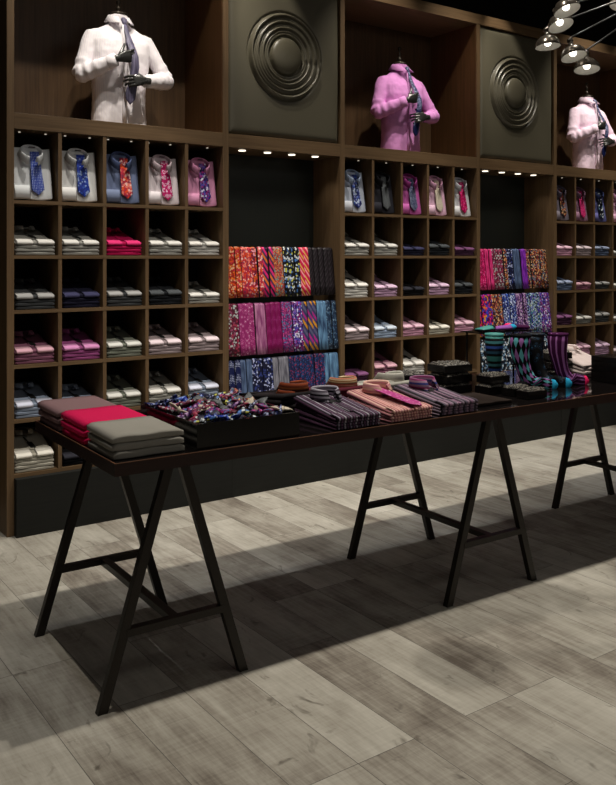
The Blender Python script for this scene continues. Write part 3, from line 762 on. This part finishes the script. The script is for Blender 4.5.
# ------------------------------------------------------------------ table on trestles
TA = -.028
TB = Vector((1.22, -2.185, 0)); TM = Matrix.Translation(TB) @ Matrix.Rotation(TA, 4, 'Z')
TZ = .9
def TL(x, y, z=TZ): return TM @ Vector((x, y, z))
t = thing('display_table', 'long black glass topped display table with dark mahogany rim', 'table', TB, TA)
LT, DT = 4.9, .99
boxo('tabletop', .006, .297, .006, DT - .006, TZ - .045, TZ - .001, M['gloss'], t)
boxo('tabletop', .303, LT - .006, .006, DT - .006, TZ - .045, TZ - .001, M['gloss'], t)
for a_ in ((0, LT, 0, .006), (0, LT, DT - .006, DT), (0, .006, .006, DT - .006), (LT - .006, LT, .006, DT - .006)):
    boxo('edge_band', a_[0], a_[1], a_[2], a_[3], TZ - .048, TZ - .002, M['rim'], t)
    boxo('edge_strip', a_[0], a_[1], a_[2], a_[3], TZ - .002, TZ + .0005, M['rimtop'], t)
def trestle(cx, label, first=None):
    t = thing('trestle', label, 'trestle', TM @ Vector((cx, 0, 0)), TA, 'trestles under the display table')
    zt = TZ - .049
    for y in (.022, .785):
        for s_ in (-1, 1):
            bm = bmesh.new(); bar(bm, (s_ * .292, y, 0), (s_ * .034, y, zt), .040, .030)
            for v_ in bm.verts:
                if v_.co.z < .02: v_.co.z = 0
                elif v_.co.z > zt - .03: v_.co.z = zt
            link_mesh('leg', bm, M['steel'], t, bevel=.001)
        zc = .27; xx = .292 - (.258) * zc / zt
        bm = bmesh.new(); bar(bm, (-xx + .01, y, zc), (xx - .01, y, zc), .028, .034); link_mesh('crossbar', bm, M['steel'], t)
    bm = bmesh.new(); bar(bm, (0, .04, .27), (0, .77, .27), .036, .026, up=(0, 0, 1)); link_mesh('stretcher', bm, M['steel'], t)
trestle(.250, 'black A-frame trestle at the left end under the folded tops')
trestle(1.948, 'black A-frame trestle in the middle under the striped shirts')
trestle(3.62, 'black A-frame trestle at the right edge beyond the socks')

# folded tops at the left end
def top_bm(k, w_, d, seed):
    return folded(k, w_, d, .030, .002, seed, .012, False)
P_topm = [proto(link_mesh('folded_sweater', top_bm(k, .285, .285, 11), M['shirt'], None, True)) for k in range(3)]
TOPM = fabric_objcol('jersey_knit')
HT = ['bottom', 'middle', 'topmost']
for (x, y, col, nm, wh) in ((.158, .035, '8f8c84', 'grey', 'front corner stack'), (.155, .345, 'c81c50', 'raspberry pink', 'between the mauve and grey stacks'), (.150, .665, '7c6264', 'mauve brown', 'in the rear stack at table end')):
    for k in range(3):
        o = inst(P_topm[k], col=hx(col), mat=TOPM); o.name = 'folded_sweater'
        p = TL(x + rnd.uniform(-.004, .004), y + rnd.uniform(-.004, .004)); o.location = (p.x, p.y, TZ + .001)
        o.rotation_euler = (0, 0, TA + rnd.uniform(-.025, .025))
        tag(o, f'{nm} folded top, {HT[k]} of three, {wh}', 'folded top', 'folded tops on the table end')

# ------------------------------------------------------------------ tray of bow ties
t = thing('display_tray', 'glossy black open tray heaped with bow ties, beside the grey tops', 'tray', TM @ Vector((.345, .03, TZ + .0008)), TA)
TW, TD, TH = .475, .555, .100
boxo('base', 0, TW, 0, TD, 0, .06, M['glossbox'], t)
boxo('side', 0, TW, 0, .008, .06, TH, M['glossbox'], t); boxo('side', 0, TW, TD - .008, TD, .06, TH, M['glossbox'], t)
boxo('side', 0, .008, .008, TD - .008, .06, TH, M['glossbox'], t); boxo('side', TW - .008, TW, .008, TD - .008, .06, TH, M['glossbox'], t)
def bow_bm():
    bm = bmesh.new()
    for s_ in (-1, 1):
        pts = [(s_ * .006, 0, 0), (s_ * .018, 0, .002), (s_ * .035, .002, .004), (s_ * .052, 0, .003), (s_ * .058, 0, .002)]
        tube(bm, pts, [(.008, .006), (.018, .007), (.026, .008), (.032, .007), (.033, .003)], 10, up=(0, 0, 1))
    tube(bm, [(-.010, 0, 0), (-.008, 0, 0), (.008, 0, 0), (.010, 0, 0)], [(.009, .009), (.014, .014), (.014, .014), (.009, .009)], 10)
    for v_ in bm.verts: v_.co.z += .004 * math.sin(v_.co.x * 190) ; v_.co.y += .003 * math.sin(v_.co.x * 140 + v_.co.z * 90)
    return bm
P_bow = proto(link_mesh('bow_tie', bow_bm(), T['charcoal'], None, True))
BK = {'royal blue': 'royal blue paisley', 'violet': 'lilac spotted', 'black floral': 'black floral', 'silver': 'grey woven', 'cream': 'cream', 'burgundy': 'burgundy floral', 'monochrome floral': 'black and white floral',
      'dark purple': 'violet checked', 'navy': 'navy spotted', 'bronze': 'bronze floral'}
keys = ['black floral', 'silver', 'violet', 'dark purple', 'monochrome floral', 'bronze', 'navy', 'burgundy', 'cream', 'black floral', 'monochrome floral', 'navy']; nxb, nyb = 8, 7
fixed = {(1, 0): 'royal blue', (2, 0): 'royal blue', (0, 3): 'cream', (7, 0): 'cream', (0, 4): 'burgundy', (2, 5): 'royal blue', (3, 5): 'royal blue'}
RW = ['front row', 'second row', 'third row', 'fourth row', 'fifth row', 'sixth row', 'back row']
for j in range(nyb):
    for i in range(nxb):
        nm = fixed.get((i, j)) or keys[(i * 3 + j * 7 + (i * j) % 4) % len(keys)]
        p = TL(.345 + .055 + (TW - .11) * i / (nxb - 1), .03 + .05 + (TD - .10) * j / (nyb - 1))
        o = inst(P_bow, mat=T[BK[nm]])
        bulge = .018 * math.sin(PI * i / (nxb - 1)) * math.sin(PI * j / (nyb - 1))
        o.location = (p.x, p.y, TZ + .098 + bulge + (.012 if (i + j) % 2 else 0)); s_ = rnd.uniform(.74, .95); o.scale = (s_,) * 3
        o.rotation_euler = (rnd.uniform(-.8, .8), rnd.uniform(-.5, .5), rnd.uniform(0, 3.1))
        tag(o, f'{nm} bow tie in the black tray, {RW[j]}, {ORD[i]} from left', 'bow tie', 'bow ties heaped in the black tray')

# ------------------------------------------------------------------ shirts on the table
def stripe_mat(nm, cols, fr): return pattern(nm, 'stripes', [hx(c) for c in cols], fr, 0, .8)
def band_mat(nm, cols, fr): return pattern(nm, 'rings', [hx(c) for c in cols], fr, 0, .8)
SM = {
 's1c': band_mat('grey_band_collar', ['4c4450', '9c98a4', '1c1820', '8c8894'], 30),
 's2c': band_mat('peach_band_collar', ['c89890', 'b87880', 'd8b0a0'], 40),
 's3c': band_mat('mauve_band_collar', ['803060', '7c6078', '303878', '907088'], 26),
 's1': stripe_mat('purple_grey_stripe', ['4c3048', '15101a', '84788c', '15101a', '5c3c58', '2c2430', '9c94a0', '18101c'], 16),
 's2': stripe_mat('peach_stripe', ['c89890', '9c5c60', 'd8a898', 'b87880', 'd8b0a0', '8c4c58'], 20),
 's3': stripe_mat('mauve_grey_stripe', ['806078', '807080', '18141c', '5c5060', '907888', '382c38'], 14),
 'b1': plain('black_cotton', (.012, .009, .010), .8, .15), 'b1c': band_mat('rust_collar', ['8c4020', '481c0c', 'a05830', '682c14'], 26),
 'b2': band_mat('cream_stripe', ['c8b088', '946438', 'd0bc98', 'b06850', '7c6848'], 36), 'b2b': plain('burgundy_cotton', (.10, .012, .025), .8, .15),
 'b3': plain('ivory_cotton', (.42, .41, .36), .8, .15),
}
kwT = dict(d=.40, a=.0135, e=.013)
def table_shirts(n, x, y, rz, mb, mc, name, where, tagk=True):
    for k in range(n):
        base = TM @ Vector((x, y, TZ + .001)); base.x += rnd.uniform(-.004, .004)
        t = thing('dress_shirt', f'{name} folded shirt, {POS[n][k]} of stack, {where}', 'shirt', base, TA + rz + rnd.uniform(-.03, .03), 'folded shirts on the table')
        if rz < 1: t.scale = (1, .84, 1)
        if (k, 'table') not in P_body: P_body[(k, 'table')] = proto(link_mesh('folded_body', folded(k, .245, seed=5, **kwT), M['shirt'], None, True))
        inst(P_body[(k, 'table')], t, mat=mb).name = 'folded_body'
        c = inst(P_coltab, t, mat=mc); c.name = 'collar'
        c.location = (0, .315, topz(k, .33, **kwT) - .001 + (k - n + 1) * -.000); c.scale = (1, 1, (.58 if rz < 1 else .8) if k < n - 1 else 1.0)
        if k == n - 1:
            for s_ in (-1, 1):
                cu = proto(link_mesh('cuff', cuffs(k, s_, .245, ln=.07, **kwT), M['shirt'], None, True)); inst(cu, t, mat=mb).name = 'cuff'
            bm = bmesh.new(); strip(bm, [(.002, y_, topz(k, y_, **kwT) + .002) for y_ in (.07, .15, .25)], [.028] * 3, .0018, ridge=0); link_mesh('placket', bm, mb, t, True)
            if tagk:
                bm = bmesh.new(); strip(bm, [(0, .27, topz(k, .27, **kwT) + .012), (0, .22, topz(k, .22, **kwT) + .004)], [.012, .05], .001, ridge=0); link_mesh('swing_tag', bm, M['tag'], t)
table_shirts(4, 1.130, .022, 0, SM['s1'], SM['s1c'], 'purple and grey striped', 'beside the tray')
table_shirts(4, 1.435, .022, 0, SM['s2'], SM['s2c'], 'peach striped', 'front row under the pink tie')
table_shirts(4, 1.735, .022, 0, SM['s3'], SM['s3c'], 'mauve black striped', 'right of the pink tie')
table_shirts(4, 1.10, .83, PI, SM['b1'], SM['b1c'], 'black rust-collared', 'back row behind the tray', False)
table_shirts(4, 1.40, .83, PI, SM['b2b'], SM['b2'], 'burgundy cream-collared', 'back row, middle', False)
table_shirts(4, 1.70, .83, PI, SM['b3'], SM['b3'], 'ivory white', 'back row behind the pink tie', False)
o = inst(P_tie, mat=T['pink woven']); o.scale = (1.1, 1.08, 1)
p = TL(1.40, .285, TZ + .128); o.location = p; o.rotation_euler = (R(12), 0, TA + R(17))
tag(o, 'bright pink tie laid across the peach striped shirts', 'tie')

# black accessory boxes with beaded tops
BEAD = pattern('silver_beads', 'floral', [hx(c) for c in ('100e0e', '78746c', '3c3834', '181614', '8c867c')], 260)
def bead_box(x, y, z, w_, d, h, rz, label):
    t = thing('accessory_box', label, 'box', TM @ Vector((x, y, z)), TA + rz, 'black boxes of beaded accessories')
    boxo('box_body', -w_ / 2, w_ / 2, -d / 2, d / 2, 0, h, M['glossbox'], t, .002)
    bm = bmesh.new(); nx, ny = 22, 14; g = []
    r_ = random.Random(int(x * 1000 + z * 77))
    for j in range(ny + 1):
        g.append([])
        for i in range(nx + 1):
            u, v_ = i / nx, j / ny; e = min(u, 1 - u, v_, 1 - v_)
            g[-1].append(bm.verts.new(((u - .5) * (w_ - .012), (v_ - .5) * (d - .012), h + .0005 + (0 if e == 0 else .006 + r_.uniform(0, .009)))))
    for j in range(ny):
        for i in range(nx): bm.faces.new((g[j][i], g[j][i + 1], g[j + 1][i + 1], g[j + 1][i]))
    o = link_mesh('beads', bm, BEAD, t); o['kind'] = 'stuff'
    return t
bx = [(2.17, .55, 3, .20, .15, 'rear stack behind the mauve shirts'), (2.33, .385, 2, .15, .11, 'in front of the banded sock'),
      (2.385, .265, 1, .14, .09, 'at the foot of the argyle sock'), (2.375, .150, 1, .14, .09, 'nearest the table front'), (3.11, .62, 3, .19, .14, 'stack behind the purple sock'),
      (1.97, .70, 2, .16, .14, 'rear stack beside the ivory shirts')]
for x, y, n, w_, d, lab in bx:
    h = .040
    for k in range(n):
        bead_box(x + rnd.uniform(-.006, .006), y, TZ + .001 + k * (h + .0165), w_, d, h, rnd.uniform(-.05, .05), f'black beaded accessory box, {lab}' + ('' if n == 1 else f', {POS[n][k]}'))
# dark flat folded scarf
o = proto(link_mesh('folded_scarf', folded(0, .26, .26, .018, .002, 9, .004, False), M['shirt'], None, True))
for k in range(1):
    q = inst(o, col=hx('2c2420')); q.name = 'folded_scarf'; q.location = TL(2.055, .10, TZ + .001); q.rotation_euler = (0, 0, TA)
    tag(q, 'dark brown folded scarf lying flat beside the mauve striped shirts', 'scarf')
# right end stacks
for k in range(5):
    q = boxo('storage_box', -.09, .09, -.12, .12, 0, .030, M['glossbox'], None, .002); q.location = TL(3.26, .26, TZ + .001 + k * .0305); q.rotation_euler = (0, 0, TA + rnd.uniform(-.03, .03))
    tag(q, f'flat black gloss box at the right edge, {POS[5][k]} of five', 'box', 'black boxes at the right edge')
for k in range(4):
    t = thing('dress_shirt', f'white and pink folded shirt behind the black boxes, {POS[4][k]} of stack', 'shirt', TL(3.33, .46, TZ + .001), TA, 'folded white shirts by the right edge')
    inst(body_proto(k, 'shelf'), t, hx('c8b8b4')).name = 'folded_body'
    c = inst(P_col, t, hx('d8c8c4')); c.location = (0, .225, topz(k, .225) - .002); c.scale = (1, 1, .4 if k < 3 else 1)

# ------------------------------------------------------------------ socks on leg forms
def sock(path, rad, mat, mat2, mat3, label, loc, rz):
    t = thing('sock', label, 'sock', loc, rz, 'socks on standing leg forms')
    n = len(path); bm = bmesh.new(); tube(bm, path[:n - 2], rad[:n - 2], 20, up=(1, 0, .01)); leg = link_mesh('sock_leg', bm, mat, t, True)
    uv = leg.data.uv_layers.new(name='around')
    for li, lp in enumerate(leg.data.loops): uv.data[li].uv = (abs((lp.vertex_index % 20) / 20 - .5) * 2, lp.vertex_index // 20 / 10)
    bm = bmesh.new(); tube(bm, path[n - 3:], [(a * 1.02, b_ * 1.02) for a, b_ in rad[n - 3:]], 20, up=(1, 0, .01)); link_mesh('sock_toe', bm, mat2, t, True)
    bm = bmesh.new(); tube(bm, [(.0, 0, .036), (-.024, 0, .022), (-.040, 0, .024), (-.047, 0, .030)], [(.030, .030), (.030, .026), (.025, .022), (.012, .012)], 16); link_mesh('sock_heel', bm, mat3, t, True)
    bm = bmesh.new(); p0 = Vector(path[0]); tube(bm, [p0 + Vector((0, 0, -.012)), p0 + Vector((0, 0, .002)), p0 + Vector((0, 0, .003))], [(rad[0][0] * 1.05, rad[0][1] * 1.05), (rad[0][0] * 1.05, rad[0][1] * 1.05), (rad[0][0] * .9, rad[0][1] * .9)], 20, up=(1, 0, .01)); link_mesh('sock_cuff', bm, mat, t, True)
pathS = [(-.035, 0, .305), (-.040, 0, .26), (-.038, 0, .20), (-.025, 0, .14), (-.012, 0, .095), (.005, 0, .062), (.035, 0, .040), (.075, 0, .030), (.115, 0, .022), (.140, 0, .020), (.160, 0, .020), (.175, 0, .019)]
radS = [(.052, .058), (.054, .060), (.048, .054), (.040, .044), (.036, .042), (.034, .044), (.036, .036), (.038, .027), (.037, .021), (.034, .019), (.028, .0175), (.010, .010)]
radS = [(a, b_) for a, b_ in radS]
def vstripe(nm, cols, fr):
    m_, nt_, b_ = new_mat(nm, .8, .1); tc_ = N(nt_, 'ShaderNodeTexCoord'); s3 = N(nt_, 'ShaderNodeSeparateXYZ'); nt_.links.new(tc_.outputs['UV'], s3.inputs[0])
    mu = N(nt_, 'ShaderNodeMath', operation='MULTIPLY'); mu.inputs[1].default_value = fr; nt_.links.new(s3.outputs[0], mu.inputs[0])
    fr_ = N(nt_, 'ShaderNodeMath', operation='FRACT'); nt_.links.new(mu.outputs[0], fr_.inputs[0])
    r_ = ramp(nt_, [(0, hx(cols[0])), (.72, hx(cols[1]))], 'CONSTANT'); nt_.links.new(fr_.outputs[0], r_.inputs[0]); nt_.links.new(r_.outputs[0], b_.inputs['Base Color']); return m_
S_teal = pattern('sock_teal_bands', 'rings', [hx(c) for c in ('101418', '48908c', '48908c', '101418', '305870', '181828', '3858a8', '101418', '4c8c94')], 7.5)
def argyle(nm, cols):
    m_, nt_, b_ = new_mat(nm, .8, .1); tc_ = N(nt_, 'ShaderNodeTexCoord'); s3 = N(nt_, 'ShaderNodeSeparateXYZ'); nt_.links.new(tc_.outputs['UV'], s3.inputs[0])
    u = mth('MULTIPLY', s3.outputs[0], 3.0, nt_); v_ = mth('MULTIPLY', s3.outputs[1], 3.5, nt_)
    a = mth('ROUND', mth('FRACT', mth('ADD', u, v_, nt_), 0, nt_), 0, nt_); c = mth('ROUND', mth('FRACT', mth('SUBTRACT', u, v_, nt_), 0, nt_), 0, nt_)
    q = mth('ADD', mth('MULTIPLY', a, .3, nt_), mth('MULTIPLY', c, .55, nt_), nt_)
    r_ = ramp(nt_, [(0, hx(cols[0])), (.25, hx(cols[1])), (.5, hx(cols[2])), (.75, hx(cols[3]))], 'CONSTANT'); nt_.links.new(q, r_.inputs[0]); nt_.links.new(r_.outputs[0], b_.inputs['Base Color']); return m_
S_arg0 = pattern('sock_argyle', 'stripes', [hx(c) for c in ('101014', '58a0a8', '101014', 'a060a0', '18141c', '101014')], 26, R(40))
S_arg = argyle('sock_argyle_diamonds', ('101014', '58a0a8', '90609c', '18141c'))
S_pais = pattern('sock_paisley', 'paisley', [hx(c) for c in ('0a0c12', '3c6484', '24384c')], 34)
S_purp = vstripe('sock_purple_lines', ('40183c', '9c64a0'), 5)
S_pink = plain('sock_pink', hx('f02c68'), .8, .1); S_cyan = plain('sock_cyan', hx('2c9cc8'), .8, .1); S_blk = plain('sock_black', (.01, .01, .014), .8, .1); S_lil = plain('sock_lilac', hx('8c54a0'), .8, .1)
SF = Vector
for (x, y, rz, m1, m2, m3, lab) in (
    (2.535, .56, R(35), S_teal, S_teal, S_blk, 'black sock with wide teal and blue bands, leftmost on form'),
    (2.605, .385, R(-38), S_arg, S_cyan, S_blk, 'black argyle sock with teal diamonds on form'),
    (2.74, .40, R(-48), S_pais, S_cyan, S_cyan, 'black paisley sock with bright blue heel and toe on form'),
    (2.86, .335, R(-14), S_purp, S_pink, S_lil, 'dark purple pinstriped sock with pink toe, rightmost on form')):
    sock(pathS, radS, m1, m2, m3, lab, TL(x, y, TZ + .0008), TA + rz)
t = thing('riser_shelf', 'thin black riser shelf behind the standing socks carrying folded socks', 'riser', TM @ Vector((2.66, .68, TZ + .0008)), TA)
boxo('shelf_plate', -.20, .26, -.09, .09, .300, .306, M['glossbox'], t)
for s_ in (-1, 1): boxo('upright', .03 + s_ * .20 - .003, .03 + s_ * .20 + .003, .06, .07, 0, .300, M['glossbox'], t)
for x, y, rz, m1, m2, lab in ((2.56, .66, R(10), S_teal, S_blk, 'folded teal banded sock lying on the riser shelf, left'), (2.70, .65, R(-20), S_lil, S_cyan, 'folded lilac sock with cyan toe lying on the riser shelf, middle'), (2.83, .66, R(150), S_purp, S_pink, 'folded purple sock with pink toe lying on the riser shelf, right')):
    t = thing('folded_sock', lab, 'sock', TM @ Vector((x, y, TZ + .3075)), TA + rz)
    bm = bmesh.new(); tube(bm, [(-.07, 0, .010), (-.068, 0, .012), (-.03, 0, .014), (.02, 0, .016), (.045, 0, .018)], [(.010, .030), (.012, .034), (.014, .036), (.016, .036), (.018, .034)], 14, up=(0, 1, 0)); link_mesh('sock_leg', bm, m1, t, True)
    bm = bmesh.new(); tube(bm, [(.040, 0, .018), (.055, 0, .020), (.07, 0, .022), (.082, 0, .022)], [(.0182, .0342), (.018, .032), (.015, .024), (.005, .010)], 14, up=(0, 1, 0)); link_mesh('sock_toe', bm, m2, t, True)

# ------------------------------------------------------------------ spider chandelier
def P2W(px, py, d):
    u = (px - 308) / 850.6; a = R(54.49); v_ = Vector((math.cos(a), math.sin(a), 0)); r_ = Vector((v_.y, -v_.x, 0))
    return CAMP + v_ * d + r_ * (u * d) + Vector((0, 0, -(py - 257) * d / 850.6))
hub = P2W(705, -25, 4.6)
t = thing('chandelier', 'dark many-armed spider chandelier with small domed metal lamp shades', 'chandelier', hub)
bm = bmesh.new(); lathe(bm, [(.001, -.06), (.05, -.05), (.07, 0), (.05, .05), (.012, .07), (.012, 4.6 - hub.z - .03), (.06, 4.6 - hub.z - .02), (.06, 4.6 - hub.z)], 20); link_mesh('hub', bm, M['arm'], t, True)
heads = [(567.4, 11, 4.35, (-.25, .30)), (561, 26, 4.5, (-.22, .38)), (548, 47, 4.6, (-.05, .10)), (574, 57, 4.5, (-.15, .30)), (587, 70, 4.55, (.02, .22)), (622, 5, 4.7, (.2, .3)), (700, 90, 4.4, (0, 0)), (790, 60, 4.6, (.2, 0)), (800, 0, 4.7, (.2, 0)), (760, 95, 4.2, (0, 0))]
vdir = Vector((math.cos(R(54.49)), math.sin(R(54.49)), 0)); rdir = Vector((vdir.y, -vdir.x, 0))
for i, (px, py, d, (tr, tf)) in enumerate(heads):
    p = P2W(px, py, d) - hub       # rim centre
    # axis of the dome (points from rim to crown): up, tipped
    ax = (Vector((0, 0, 1)) + rdir * tr + vdir * tf * .9).normalized()
    q = ax.to_track_quat('Z', 'Y').to_matrix().to_4x4(); M4 = Matrix.Translation(p) @ q
    bm = bmesh.new(); lathe(bm, [(.068, 0), (.067, .012), (.060, .032), (.046, .050), (.026, .061), (.014, .064), (.014, .09), (.016, .092), (.016, .105), (.002, .107)], 28, M4)
    sh = link_mesh('lamp_shade', bm, M['shade'], t, True)
    bm = bmesh.new(); lathe(bm, [(.0665, .001), (.065, .012), (.058, .030), (.044, .047), (.024, .057), (.002, .058)], 28, M4); link_mesh('shade_lining', bm, M['shadein'], sh, True)
    bm = bmesh.new(); lathe(bm, [(.001, .004), (.013, .009), (.019, .020), (.019, .030), (.012, .05)], 20, M4); link_mesh('bulb', bm, M['bulb'], sh, True)
    j = M4 @ Vector((0, 0, .10))
    st = Vector(j).normalized() * .05
    bm = bmesh.new(); tube(bm, [j, j + Vector((0, 0, .012)), j.lerp(st, .4) + Vector((0, 0, .02)), st], [.005, .005, .005, .005], 8); link_mesh('arm', bm, M['arm'], t, True)

# ------------------------------------------------------------------ remove the pattern pieces that were only copied from
for o in protos:
    if o.name in bpy.data.objects: bpy.data.objects.remove(o)
